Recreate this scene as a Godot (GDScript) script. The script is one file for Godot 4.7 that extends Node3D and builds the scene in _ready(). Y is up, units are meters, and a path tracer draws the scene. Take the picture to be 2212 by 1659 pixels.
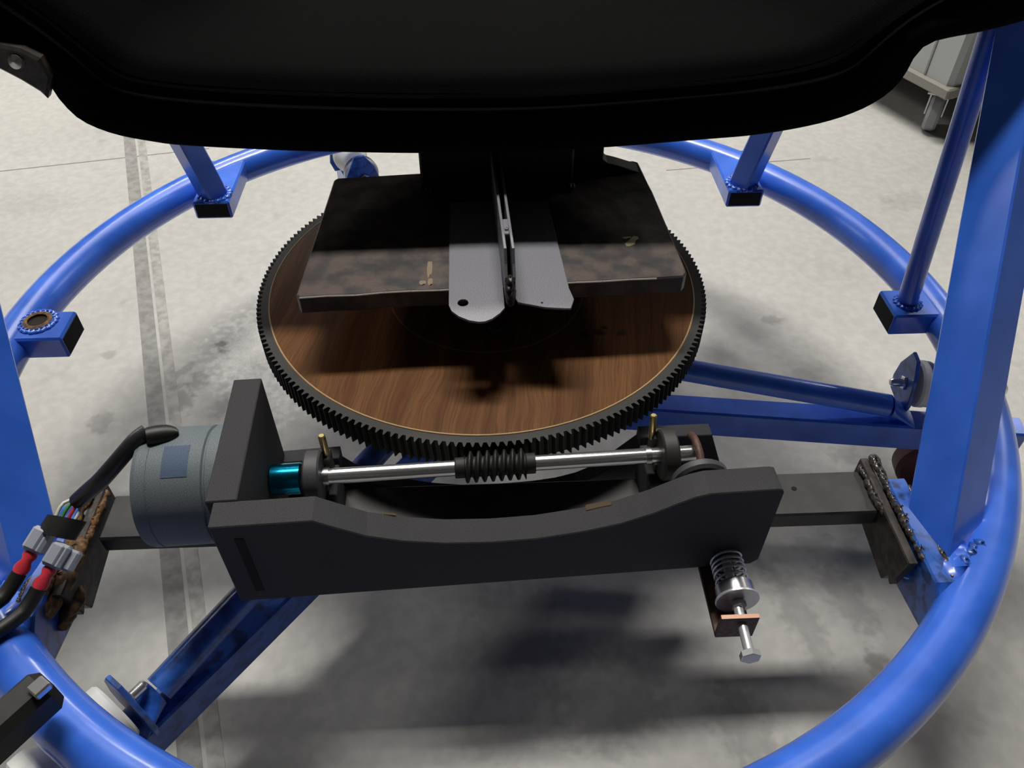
extends Node3D
# Workshop floor: a blue tubular ring frame on three rollers, a toothed wood-faced wheel, a worm drive in a black cradle and the underside of a black seat.

const RING_Y := 0.2
const RING_R := 0.46
const TUBE_R := 0.019
const YAW := 0.0415           # the cradle is swung a little about the vertical
const SHAFT := Vector3(0, 0.2565, 0.2133)

# ---------------------------------------------------------------- mesh builder
class MB:
	var v := PackedVector3Array()
	var n := PackedVector3Array()
	var t := PackedVector2Array()

	func tri(a: Vector3, b: Vector3, c: Vector3, na: Vector3, nb: Vector3, nc: Vector3) -> void:
		var x := (b - a).cross(c - a)
		if x.length_squared() < 1e-18:
			return
		if x.dot(na + nb + nc) > 0.0:
			v.append_array(PackedVector3Array([a, c, b])); n.append_array(PackedVector3Array([na, nc, nb]))
		else:
			v.append_array(PackedVector3Array([a, b, c])); n.append_array(PackedVector3Array([na, nb, nc]))

	func flat(a: Vector3, b: Vector3, c: Vector3, out: Vector3) -> void:
		var x := (b - a).cross(c - a)
		if x.length_squared() < 1e-18:
			return
		x = x.normalized()
		if x.dot(out) < 0.0:
			x = -x
		tri(a, b, c, x, x, x)

	func quadf(a: Vector3, b: Vector3, c: Vector3, d: Vector3, out: Vector3) -> void:
		flat(a, b, c, out); flat(a, c, d, out)

	func quads(a: Vector3, b: Vector3, c: Vector3, d: Vector3, na: Vector3, nb: Vector3, nc: Vector3, nd: Vector3) -> void:
		tri(a, b, c, na, nb, nc); tri(a, c, d, na, nc, nd)

	# chamfered box; x, y, z are unit axes, h the half sizes
	func box(c: Vector3, h: Vector3, x := Vector3.RIGHT, y := Vector3.UP, z := Vector3.BACK, bev := 0.001) -> void:
		var ax := [x, y, z]
		bev = minf(bev, minf(h.x, minf(h.y, h.z)) * 0.9)
		for k in 3:
			var a: Vector3 = ax[k]
			var b: Vector3 = ax[(k + 1) % 3]
			var d: Vector3 = ax[(k + 2) % 3]
			var ha: float = h[k]
			var hb: float = h[(k + 1) % 3] - bev
			var hd: float = h[(k + 2) % 3] - bev
			for s in [-1.0, 1.0]:
				var o: Vector3 = c + a * ha * s
				quadf(o + b * hb + d * hd, o - b * hb + d * hd, o - b * hb - d * hd, o + b * hb - d * hd, a * s)
				for s2 in [-1.0, 1.0]:    # the edge between +-a and +-b
					var p: Vector3 = c + a * ha * s + b * hb * s2
					var q: Vector3 = c + a * (ha - bev) * s + b * (hb + bev) * s2
					quadf(p + d * hd, p - d * hd, q - d * hd, q + d * hd, a * s + b * s2)
		for s in [-1.0, 1.0]:
			for s2 in [-1.0, 1.0]:
				for s3 in [-1.0, 1.0]:
					var i := h - Vector3.ONE * bev
					var o2: Vector3 = c + x * i.x * s + y * i.y * s2 + z * i.z * s3
					flat(o2 + x * bev * s, o2 + y * bev * s2, o2 + z * bev * s3, x * s + y * s2 + z * s3)

	# a bar of rectangular section from a to b; side is one section axis
	func beam(a: Vector3, b: Vector3, w: float, hh: float, side: Vector3, bev := 0.0015) -> void:
		var d := (b - a).normalized()
		var s := (side - d * side.dot(d)).normalized()
		box((a + b) / 2, Vector3(w / 2, hh / 2, (b - a).length() / 2), s, d.cross(s), d, bev)

	# polygon p in the plane (o, x, y) pushed along x cross y by depth, edges chamfered
	func prism(p: PackedVector2Array, o: Vector3, x: Vector3, y: Vector3, depth: float, bev := 0.0008) -> void:
		var z := x.cross(y)
		var area := 0.0
		for i in p.size():
			area += p[i].cross(p[(i + 1) % p.size()])
		if area < 0.0:
			p = p.duplicate(); p.reverse()
		var k := p.size()
		var ins := PackedVector2Array()
		for i in k:
			var e1 := (p[i] - p[(i + k - 1) % k]).normalized()
			var e2 := (p[(i + 1) % k] - p[i]).normalized()
			var m := (Vector2(-e1.y, e1.x) + Vector2(-e2.y, e2.x))
			m = m / maxf(0.4, m.length_squared() / 2.0) if m.length() > 0.01 else Vector2.ZERO
			ins.append(p[i] + m * bev)
		var at := func(q: Vector2, d: float) -> Vector3: return o + x * q.x + y * q.y + z * d
		var tr := Geometry2D.triangulate_polygon(ins)
		for i in range(0, tr.size(), 3):
			flat(at.call(ins[tr[i]], depth), at.call(ins[tr[i + 1]], depth), at.call(ins[tr[i + 2]], depth), z)
			flat(at.call(ins[tr[i]], 0.0), at.call(ins[tr[i + 1]], 0.0), at.call(ins[tr[i + 2]], 0.0), -z)
		for i in k:
			var j := (i + 1) % k
			var e := p[j] - p[i]
			var out: Vector3 = x * e.y - y * e.x
			quadf(at.call(p[i], bev), at.call(p[j], bev), at.call(p[j], depth - bev), at.call(p[i], depth - bev), out)
			quadf(at.call(p[i], depth - bev), at.call(p[j], depth - bev), at.call(ins[j], depth), at.call(ins[i], depth), out.normalized() + z)
			quadf(at.call(p[i], bev), at.call(p[j], bev), at.call(ins[j], 0.0), at.call(ins[i], 0.0), out.normalized() - z)

	# profile of (radius, height) pairs turned about the axis through o; smooth round the axis, flat along the profile unless round_
	func lathe(p: PackedVector2Array, o: Vector3, axis: Vector3, sides := 28, smooth := false) -> void:
		axis = axis.normalized()
		var x := axis.cross(Vector3(0.31, 0.87, 0.37)).normalized()
		var y := axis.cross(x)
		var k := p.size()
		var seg := PackedVector2Array()
		for i in k - 1:
			var e := p[i + 1] - p[i]
			seg.append(Vector2(e.y, -e.x).normalized())
		for i in k - 1:
			var n0 := seg[i]
			var n1 := seg[i]
			if smooth:
				if i > 0: n0 = (seg[i] + seg[i - 1]).normalized()
				if i < k - 2: n1 = (seg[i] + seg[i + 1]).normalized()
			for j in sides:
				var a0 := TAU * j / sides
				var a1 := TAU * (j + 1) / sides
				var r0 := x * cos(a0) + y * sin(a0)
				var r1 := x * cos(a1) + y * sin(a1)
				quads(o + r0 * p[i].x + axis * p[i].y, o + r1 * p[i].x + axis * p[i].y, o + r1 * p[i + 1].x + axis * p[i + 1].y, o + r0 * p[i + 1].x + axis * p[i + 1].y,
					r0 * n0.x + axis * n0.y, r1 * n0.x + axis * n0.y, r1 * n1.x + axis * n1.y, r0 * n1.x + axis * n1.y)

	func rod(a: Vector3, b: Vector3, r: float, sides := 20, bev := 0.0006) -> void:
		var l := (b - a).length()
		lathe(PackedVector2Array([Vector2(0, 0), Vector2(r - bev, 0), Vector2(r, bev), Vector2(r, l - bev), Vector2(r - bev, l), Vector2(0, l)]), a, b - a, sides)

	func hexnut(a: Vector3, axis: Vector3, r: float, h: float, up := Vector3.UP) -> void:
		axis = axis.normalized()
		var x := (up - axis * up.dot(axis)).normalized()
		var p := PackedVector2Array()
		for i in 6:
			p.append(Vector2.from_angle(TAU * i / 6) * r)
		var y := axis.cross(x)
		prism(p, a, x, y, h, h * 0.12)

	# tube along a path; radii is one number or one per point; flatten squashes along `sq`
	func tube(path: PackedVector3Array, radii: Variant, sides := 16, closed := false, cap := true) -> void:
		var k := path.size()
		var rings := []
		var norms := []
		var up := Vector3.UP
		for i in k:
			var d: Vector3
			if closed:
				d = (path[(i + 1) % k] - path[(i + k - 1) % k]).normalized()
			else:
				d = (path[mini(i + 1, k - 1)] - path[maxi(i - 1, 0)]).normalized()
			if i == 0:
				up = Vector3.UP if absf(d.y) < 0.9 else Vector3.RIGHT
			var s := d.cross(up).normalized()
			up = s.cross(d).normalized()
			var r: float = radii if radii is float else radii[i]
			var ring := PackedVector3Array()
			var nn := PackedVector3Array()
			for j in sides:
				var a := TAU * j / sides
				var q := s * cos(a) + up * sin(a)
				ring.append(path[i] + q * r); nn.append(q)
			rings.append(ring); norms.append(nn)
		for i in (k if closed else k - 1):
			var i2 := (i + 1) % k
			for j in sides:
				var j2 := (j + 1) % sides
				quads(rings[i][j], rings[i][j2], rings[i2][j2], rings[i2][j], norms[i][j], norms[i][j2], norms[i2][j2], norms[i2][j])
		if cap and not closed:
			for j in sides:
				var j2 := (j + 1) % sides
				flat(path[0], rings[0][j], rings[0][j2], path[0] - path[1])
				flat(path[k - 1], rings[k - 1][j], rings[k - 1][j2], path[k - 1] - path[k - 2])

	# a grid of points with smooth normals, facing away from `inside` when given
	func grid(g: Array, closed_u := false, flip := false) -> void:
		var rows := g.size()
		var cols: int = g[0].size()
		var nn := []
		for i in rows:
			var line := PackedVector3Array()
			for j in cols:
				var du: Vector3 = g[i][(j + 1) % cols if closed_u else mini(j + 1, cols - 1)] - g[i][(j + cols - 1) % cols if closed_u else maxi(j - 1, 0)]
				var dv: Vector3 = g[mini(i + 1, rows - 1)][j] - g[maxi(i - 1, 0)][j]
				var x := du.cross(dv)
				line.append(x.normalized() * (-1.0 if flip else 1.0))
			nn.append(line)
		for i in rows - 1:
			for j in (cols if closed_u else cols - 1):
				var j2 := (j + 1) % cols
				quads(g[i][j], g[i][j2], g[i + 1][j2], g[i + 1][j], nn[i][j], nn[i][j2], nn[i + 1][j2], nn[i + 1][j])

	# lumpy ellipsoid
	func blob(c: Vector3, h: Vector3, ph: float, x := Vector3.RIGHT, y := Vector3.UP, z := Vector3.BACK) -> void:
		var g := []
		for i in 7:
			var th := PI * i / 6.0
			var row := PackedVector3Array()
			for j in 10:
				var a := TAU * j / 10.0
				var w := 1.0 + 0.14 * sin(3 * a + ph) * sin(2 * th + ph * 1.7)
				row.append(c + (x * cos(a) * sin(th) * h.x + y * cos(th) * h.y + z * sin(a) * sin(th) * h.z) * w)
			g.append(row)
		grid(g, true, (x.cross(y)).dot(z) < 0)

	func count() -> int:
		return v.size() / 3

# ---------------------------------------------------------------- naming and placing
var used := {}
func numbered(called: String) -> String:
	var k: int = used.get(called, 0)
	used[called] = k + 1
	return called if k == 0 else "%s_%03d" % [called, k]

func tag(o: Node3D, label: String, category: String, group := "") -> Node3D:
	o.set_meta("label", label); o.set_meta("category", category)
	if group: o.set_meta("group", group)
	return o

func thing(called: String, label: String, category: String, at: Vector3, group := "") -> Node3D:
	var o := Node3D.new()
	o.name = numbered(called); add_child(o); o.position = at
	return tag(o, label, category, group)

func put(called: String, b: MB, m: Material, parent: Node3D = self, at := Vector3.ZERO, label := "") -> MeshInstance3D:
	var o := MeshInstance3D.new()
	var base := at
	if parent == self:
		o.name = numbered(called)
	else:
		o.name = called
		base = Vector3.ZERO
		var p: Node = parent
		while p != self:
			base += (p as Node3D).position
			p = p.get_parent()
	var a := []
	a.resize(Mesh.ARRAY_MAX)
	var pts := b.v.duplicate()
	for i in pts.size():
		pts[i] -= base
	a[Mesh.ARRAY_VERTEX] = pts
	a[Mesh.ARRAY_NORMAL] = b.n
	if b.t.size() == b.v.size():
		a[Mesh.ARRAY_TEX_UV] = b.t
	var me := ArrayMesh.new()
	me.add_surface_from_arrays(Mesh.PRIMITIVE_TRIANGLES, a)
	me.surface_set_material(0, m)
	o.mesh = me
	o.cast_shadow = GeometryInstance3D.SHADOW_CASTING_SETTING_ON
	parent.add_child(o, true)
	if parent == self:
		o.position = at
	if label: o.set_meta("label", label)
	return o

func struct(called: String, b: MB, m: Material, at := Vector3.ZERO) -> MeshInstance3D:
	var o := put(called, b, m, self, at)
	o.set_meta("kind", "structure")
	return o

# ---------------------------------------------------------------- materials
var M := {}

func noise_tex(freq: float, lo: Color, hi: Color, sd: int, octaves := 4, size := 512, stops := [0.25, 0.75]) -> NoiseTexture2D:
	var f := FastNoiseLite.new()
	f.noise_type = FastNoiseLite.TYPE_SIMPLEX_SMOOTH
	f.seed = sd; f.frequency = freq; f.fractal_octaves = octaves
	var t := NoiseTexture2D.new()
	t.width = size; t.height = size; t.seamless = true; t.noise = f; t.normalize = true
	var g := Gradient.new()
	g.set_color(0, lo); g.set_offset(0, stops[0]); g.set_color(1, hi); g.set_offset(1, stops[1])
	t.color_ramp = g
	return t

func mat(c: Color, rough: float, metal := 0.0, tex: Texture2D = null, scale := 8.0, bump: Texture2D = null, bump_cm := 0.0, bscale := 0.0) -> StandardMaterial3D:
	var m := StandardMaterial3D.new()
	m.albedo_color = c; m.roughness = rough; m.metallic = metal
	if tex:
		m.albedo_texture = tex
	if tex or bump:
		m.uv1_triplanar = true
		m.uv1_scale = Vector3.ONE * scale
	if bump:
		m.heightmap_enabled = true; m.heightmap_texture = bump; m.heightmap_scale = bump_cm
	return m

func lin(r: float, g: float, b: float) -> Color:
	return Color(r, g, b).linear_to_srgb()

func make_materials() -> void:
	var grey := noise_tex(0.02, Color(0.7, 0.7, 0.7), Color(1, 1, 1), 3)
	var fine := noise_tex(0.12, Color(0.6, 0.6, 0.6), Color(1, 1, 1), 4, 3)
	var lump := noise_tex(0.03, Color(0, 0, 0), Color(1, 1, 1), 9, 5)
	var speck := noise_tex(0.25, Color(0, 0, 0), Color(1, 1, 1), 12, 2)
	M.blue = mat(lin(0.05, 0.185, 0.85), 0.34, 0.0, noise_tex(0.012, Color(0.78, 0.86, 0.9), Color(1, 1, 1), 21), 3.0)
	M.blue.clearcoat_enabled = true; M.blue.clearcoat = 0.7; M.blue.clearcoat_roughness = 0.17
	M.bluedirty = mat(lin(0.03, 0.125, 0.52), 0.36, 0.0, noise_tex(0.02, Color(0.5, 0.52, 0.55), Color(1, 1, 1), 22, 4, 512, [0.2, 0.5]), 6.0)
	M.bluedirty.clearcoat_enabled = true; M.bluedirty.clearcoat = 0.4; M.bluedirty.clearcoat_roughness = 0.2
	M.gear = mat(lin(0.022, 0.022, 0.02), 0.62, 0.0, fine, 30.0)
	M.mdf = mat(lin(0.050, 0.049, 0.056), 0.78, 0.0, fine, 22.0, speck, 0.012)
	M.tan = mat(lin(0.12, 0.08, 0.036), 0.85, 0.0, fine, 40.0)
	M.black = mat(lin(0.009, 0.009, 0.0095), 0.5, 0.0, grey, 10.0)
	M.blackpaint = mat(lin(0.024, 0.024, 0.026), 0.45, 0.0, grey, 3.0)
	M.void = mat(lin(0.006, 0.006, 0.006), 0.9)
	M.rubber = mat(lin(0.018, 0.017, 0.02), 0.38)
	M.fabric = mat(lin(0.0105, 0.0105, 0.011), 0.95, 0.0, noise_tex(0.2, Color(0.45, 0.45, 0.45), Color(1, 1, 1), 31, 2), 14.0, speck, 0.05)
	M.fabric.metallic_specular = 0.12
	M.fabric.rim_enabled = true; M.fabric.rim = 0.06; M.fabric.rim_tint = 0.3
	M.chrome = mat(lin(0.72, 0.72, 0.74), 0.2, 0.9)
	M.zinc = mat(lin(0.7, 0.71, 0.73), 0.3, 0.6)
	M.steel = mat(lin(0.5, 0.5, 0.52), 0.3, 1.0)
	M.wornsteel = mat(lin(0.55, 0.5, 0.46), 0.35, 0.35)
	M.blueanod = mat(lin(0.01, 0.30, 0.52), 0.2, 1.0)
	M.brass = mat(lin(0.45, 0.36, 0.16), 0.35, 0.9)
	M.copper = mat(lin(0.42, 0.25, 0.18), 0.45, 0.7)
	M.primer = mat(lin(0.13, 0.062, 0.045), 0.6, 0.0, grey, 20.0)
	M.clampgrey = mat(lin(0.10, 0.10, 0.11), 0.55, 0.0, fine, 30.0)
	M.darkclamp = mat(lin(0.045, 0.042, 0.038), 0.55, 0.0, fine, 30.0)
	M.motor = mat(lin(0.22, 0.265, 0.30), 0.62, 0.0, fine, 24.0)
	M.motorblue = mat(lin(0.10, 0.16, 0.27), 0.7, 0.0, fine, 30.0)
	M.rust = mat(Color.WHITE, 0.7, 0.0, noise_tex(0.03, lin(0.04, 0.024, 0.016), lin(0.30, 0.145, 0.04), 41, 4), 12.0, lump, 0.03)
	M.darkrust = mat(Color.WHITE, 0.42, 0.0, noise_tex(0.03, lin(0.014, 0.012, 0.011), lin(0.055, 0.04, 0.033), 42, 4), 5.0, lump, 0.02)
	M.weld = mat(Color.WHITE, 0.24, 0.4, noise_tex(0.04, lin(0.03, 0.027, 0.027), lin(0.16, 0.14, 0.13), 43, 4), 12.0)
	M.plate = mat(Color.WHITE, 0.5, 0.25, noise_tex(0.022, lin(0.036, 0.032, 0.034), lin(0.10, 0.072, 0.064), 44, 4, 512, [0.25, 0.7]), 3.2, lump, 0.015)
	M.plateedge = mat(Color.WHITE, 0.6, 0.2, noise_tex(0.03, lin(0.03, 0.026, 0.024), lin(0.075, 0.06, 0.05), 45, 5), 12.0, lump, 0.1)
	M.bracket = mat(lin(0.33, 0.33, 0.38), 0.45, 0.15, fine, 26.0)
	M.holerust = mat(lin(0.02, 0.011, 0.006), 0.9)
	M.cream = mat(lin(0.45, 0.42, 0.22), 0.7)
	M.white = mat(lin(0.72, 0.72, 0.69), 0.45)
	M.red = mat(lin(0.55, 0.03, 0.05), 0.45)
	M.redwheel = mat(lin(0.10, 0.03, 0.03), 0.5)
	M.green = mat(lin(0.05, 0.28, 0.07), 0.5)
	M.wirewhite = mat(lin(0.75, 0.75, 0.72), 0.5)
	M.conn = mat(lin(0.36, 0.39, 0.46), 0.4)
	M.cart = mat(lin(0.42, 0.44, 0.44), 0.6)
	M.cartdark = mat(lin(0.26, 0.25, 0.22), 0.7)
	M.wheelgrey = mat(lin(0.28, 0.29, 0.30), 0.6)
	M.wall = mat(lin(0.2, 0.195, 0.185), 0.9, 0.0, grey, 0.6)
	M.ceil = mat(lin(0.16, 0.16, 0.16), 0.9, 0.0, grey, 0.6)
	M.wood = mat(Color.WHITE, 0.5)
	M.wood.metallic_specular = 0.22
	M.wood.albedo_texture = wood_texture()
	
	M.woodedge = mat(lin(0.42, 0.27, 0.12), 0.6)
	M.floor = mat(Color.WHITE, 0.62)
	M.floor.albedo_texture = floor_texture()
	M.floor.detail_enabled = true; M.floor.detail_blend_mode = BaseMaterial3D.BLEND_MODE_MUL
	M.floor.detail_albedo = noise_tex(0.03, Color(0.95, 0.95, 0.95), Color(1, 1, 1), 51, 6, 1024)
	M.floor.detail_uv_layer = BaseMaterial3D.DETAIL_UV_2
	M.floor.uv2_triplanar = true; M.floor.uv2_scale = Vector3.ONE * 1.6
	M.joint = mat(lin(0.30, 0.295, 0.285), 0.7, 0.0, noise_tex(0.02, Color(0.86, 0.86, 0.86), Color(1, 1, 1), 55), 5.0)
	M.joint2 = mat(lin(0.40, 0.39, 0.37), 0.6, 0.0, noise_tex(0.02, Color(0.85, 0.85, 0.85), Color(1, 1, 1), 56), 5.0)
	M.plateedge2 = mat(lin(0.26, 0.2, 0.13), 0.7)
	M.crack = mat(lin(0.20, 0.19, 0.18), 0.9)
	M.lamp = mat(Color.WHITE, 0.6)
	M.lamp.emission_enabled = true; M.lamp.emission = Color(1.0, 0.98, 0.94); M.lamp.emission_energy_multiplier = 6.0

func wood_texture() -> ImageTexture:
	var s := 1024
	var im := Image.create(s, s, false, Image.FORMAT_RGB8)
	var f := FastNoiseLite.new()
	f.seed = 7; f.frequency = 1.0; f.fractal_octaves = 4
	var g := FastNoiseLite.new()
	g.seed = 8; g.frequency = 1.0; g.fractal_octaves = 2
	var ang := deg_to_rad(9.5)
	var knots := [Vector3(0.099, 0.079, 0.007), Vector3(0.086, 0.082, 0.005), Vector3(0.118, 0.080, 0.006), Vector3(0.104, 0.072, 0.004)]
	for j in s:
		for i in s:
			var x := (i / float(s) - 0.5) * 0.4
			var z := (j / float(s) - 0.5) * 0.4
			var u := x * cos(ang) + z * sin(ang)     # across the grain
			var w := -x * sin(ang) + z * cos(ang)
			var warp := 0.012 * f.get_noise_2d(u * 9.0, w * 4.0)
			var band := 0.5 + 0.5 * f.get_noise_2d((u + warp) * 60.0, w * 1.6 + 10.0)
			var streak := 0.5 + 0.5 * g.get_noise_2d((u + warp) * 420.0, w * 9.0)
			var pore := g.get_noise_2d((u + warp) * 900.0, w * 26.0 + 50.0)
			var c := Color(0.21, 0.095, 0.034).lerp(Color(0.10, 0.04, 0.014), clampf(band * 1.3 - 0.15, 0, 1))
			c = c.lerp(Color(0.06, 0.028, 0.013), clampf(streak * 0.9 - 0.25, 0, 0.7))
			if pore > 0.32:
				c = c.lerp(Color(0.07, 0.035, 0.015), clampf((pore - 0.32) * 2.2, 0, 0.6))
			for k in knots:
				var d: float = Vector2((x - k.x) * 1.0, (z - k.y) * 1.4).length() / k.z + 0.5 * f.get_noise_2d(x * 120.0, z * 120.0)
				if d < 1.0:
					c = c.lerp(Color(0.03, 0.018, 0.01), clampf(1.2 - d, 0, 0.85))
			var ring := absf(Vector2(x - 0.003, z - 0.012).length() - 0.088)
			if ring < 0.0009:
				c = c.lerp(Color(0.45, 0.30, 0.14), 0.35)
			im.set_pixel(i, j, c.linear_to_srgb())
	return ImageTexture.create_from_image(im)

func floor_texture() -> ImageTexture:
	var s := 1536
	var span := 3.0
	var im := Image.create(s, s, false, Image.FORMAT_RGB8)
	var f := FastNoiseLite.new()
	f.seed = 17; f.frequency = 1.0; f.fractal_octaves = 5
	var h := FastNoiseLite.new()
	h.seed = 18; h.frequency = 1.0; h.fractal_octaves = 3
	for j in s:
		for i in s:
			var x := (i / float(s) - 0.5) * span
			var z := (j / float(s) - 0.5) * span
			var a := f.get_noise_2d(x * 2.2, z * 2.2)
			var b := h.get_noise_2d(x * 30.0, z * 30.0)
			var c := h.get_noise_2d(x * 11.0 + 40.0, z * 11.0)
			var l := 0.485 + 0.055 * a + 0.012 * b
			if c > 0.46:
				l -= 0.13 * clampf((c - 0.46) * 3.0, 0, 1) * (0.5 + 0.5 * f.get_noise_2d(x * 40.0, z * 40.0))
			im.set_pixel(i, j, Color(l, l * 0.985, l * 0.945).linear_to_srgb())
	# stains and scuffs: x, z, half sizes, turn, how dark (negative: paler)
	var st := [
		[-0.358, -0.229, 0.012, 0.008, 0.3, 0.55], [-0.353, -0.215, 0.009, 0.006, 0.0, 0.4], [-0.475, -0.09, 0.016, 0.022, 0.2, 0.28], [-0.505, -0.214, 0.012, 0.009, 0.0, 0.22],
		[-0.385, -0.125, 0.016, 0.03, 0.2, 0.36], [-0.372, -0.16, 0.014, 0.02, 0.4, 0.35], [-0.40, -0.175, 0.03, 0.008, 1.0, 0.3],
		[-0.305, -0.215, 0.075, 0.095, 0.2, -0.5], [-0.28, -0.13, 0.05, 0.06, 0.5, -0.45], [-0.33, -0.11, 0.018, 0.02, 0.0, 0.24],
		[0.37, 0.10, 0.02, 0.03, 0.6, 0.18], [0.355, 0.185, 0.022, 0.05, 0.3, 0.22], [0.36, 0.255, 0.012, 0.016, 0.0, 0.4], [0.30, 0.20, 0.02, 0.07, 0.25, 0.22], [0.34, 0.12, 0.03, 0.012, 0.2, 0.2],
		[0.42, 0.0, 0.02, 0.02, 0.0, 0.25], [0.34, -0.06, 0.012, 0.016, 0.0, 0.3], [0.40, -0.25, 0.02, 0.01, 0.0, 0.3], [0.52, -0.03, 0.04, 0.03, 0.0, 0.15],
		[0.42, -0.14, 0.03, 0.02, 0.4, 0.12], [0.42, 0.31, 0.02, 0.02, 0.0, 0.15], [0.10, 0.28, 0.06, 0.05, 0.3, 0.2], [0.02, 0.2, 0.05, 0.06, 0.0, 0.15], [0.0, 0.31, 0.04, 0.02, 0.0, 0.15], [0.22, 0.31, 0.03, 0.05, 0.4, 0.25],
		[-0.20, 0.30, 0.05, 0.08, 0.0, 0.10], [0.55, -0.55, 0.05, 0.02, 0.0, 0.12], [0.72, -0.55, 0.05, 0.03, 0.2, 0.12], [-0.75, -0.6, 0.08, 0.04, 0.0, 0.08]]
	for q in st:
		var r: float = maxf(q[2], q[3]) * 1.6
		for j in range(int(((q[1] - r) / span + 0.5) * s), int(((q[1] + r) / span + 0.5) * s) + 1):
			for i in range(int(((q[0] - r) / span + 0.5) * s), int(((q[0] + r) / span + 0.5) * s) + 1):
				if i < 0 or j < 0 or i >= s or j >= s:
					continue
				var p := Vector2((i / float(s) - 0.5) * span - q[0], (j / float(s) - 0.5) * span - q[1]).rotated(q[4])
				var d: float = Vector2(p.x / q[2], p.y / q[3]).length() + 0.55 * h.get_noise_2d(p.x * 70.0 + q[0] * 90.0, p.y * 70.0)
				var k: float = clampf((1.05 - d) * 2.2, 0.0, 1.0) * q[5]
				if k < 0.0:
					k *= 0.6 + 0.9 * absf(h.get_noise_2d(p.x * 140.0, p.y * 140.0 + 5.0))
				if k != 0.0:
					var c := im.get_pixel(i, j).srgb_to_linear()
					c = c * (1.0 - k)
					c.a = 1.0
					im.set_pixel(i, j, Color(minf(c.r, 0.85), minf(c.g, 0.85), minf(c.b, 0.83)).linear_to_srgb())
	return ImageTexture.create_from_image(im)

# ---------------------------------------------------------------- set up
func set_camera_and_light() -> void:
	var cam := Camera3D.new()
	cam.name = "camera"
	var b := Basis(Vector3(0.99907384, 0.00148481, 0.04300288), Vector3(0.02896512, 0.71584788, -0.69765524), Vector3(-0.03181941, 0.69825469, 0.71514189))
	cam.transform = Transform3D(b.orthonormalized(), Vector3(0.0, 0.71036, 0.59178))
	cam.fov = 51.785; cam.near = 0.02; cam.far = 60.0
	add_child(cam)
	cam.current = true
	var env := Environment.new()
	env.background_mode = Environment.BG_COLOR
	env.background_color = Color(0.02, 0.02, 0.02)
	env.tonemap_mode = Environment.TONE_MAPPER_LINEAR
	env.tonemap_exposure = 2.6
	env.sdfgi_enabled = true; env.ssao_enabled = true; env.ssil_enabled = true
	var we := WorldEnvironment.new()
	we.name = "environment"; we.environment = env
	add_child(we)
	# ceiling fixtures: place, size, energy
	ceiling_light(Vector3(-0.1, 3.7, -1.2), Vector2(1.8, 0.36), 4.0, "long ceiling light hung nearest the seat, above the far part of the ring")
	ceiling_light(Vector3(-0.4, 3.7, -3.6), Vector2(1.6, 0.36), 2.2, "long ceiling light in the second row behind the seat")
	ceiling_light(Vector3(-0.8, 3.7, -6.6), Vector2(1.6, 0.36), 4.0, "long ceiling light nearest the back wall")
	ceiling_light(Vector3(-5.0, 3.7, -3.4), Vector2(1.6, 0.36), 4.0, "long ceiling light hung nearest the left wall")
	ceiling_light(Vector3(4.8, 3.7, -4.2), Vector2(1.6, 0.36), 5.0, "long ceiling light hung nearest the right wall")

func ceiling_light(at: Vector3, size: Vector2, energy: float, label: String) -> void:
	var t := thing("ceiling_light", label, "ceiling light", at, "ceiling lights over the workshop floor")
	var hb := MB.new()
	hb.box(at + Vector3(0, 0.04, 0), Vector3(size.x / 2 + 0.03, 0.035, size.y / 2 + 0.03), Vector3.RIGHT, Vector3.UP, Vector3.BACK, 0.006)
	put("housing", hb, M.cart, t)
	var d := MB.new()
	d.box(at, Vector3(size.x / 2, 0.008, size.y / 2), Vector3.RIGHT, Vector3.UP, Vector3.BACK, 0.002)
	put("diffuser", d, M.lamp, t)
	for s in [-1.0, 1.0]:
		var c := MB.new()
		c.rod(at + Vector3(s * size.x * 0.35, 0.07, 0), at + Vector3(s * size.x * 0.35, 4.2 - at.y, 0), 0.004, 8)
		put("hanger", c, M.steel, t)
	var l := AreaLight3D.new()
	l.name = "lamp"
	l.area_size = size; l.light_energy = energy; l.light_color = Color(1.0, 0.985, 0.955)
	l.area_range = 30.0; l.area_attenuation = 2.0
	l.shadow_enabled = true
	l.position = Vector3(0, -0.012, 0); l.rotation_degrees = Vector3(-90, 0, 0)
	t.add_child(l)

func _ready() -> void:
	make_materials()
	set_camera_and_light()
	room()
	roller_base()
	ring_frame()
	gear_wheel()
	drive_cradle()
	motor()
	drive_shaft()
	bearings()
	spring_adjuster()
	cable()
	seat_plate()
	seat_bracket()
	seat()
	clamp_bar()
	cart()

# ---------------------------------------------------------------- setting
func slab(lo: Vector3, hi: Vector3) -> MB:
	var b := MB.new()
	b.box((lo + hi) / 2, (hi - lo) / 2, Vector3.RIGHT, Vector3.UP, Vector3.BACK, 0.001)
	return b

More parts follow.
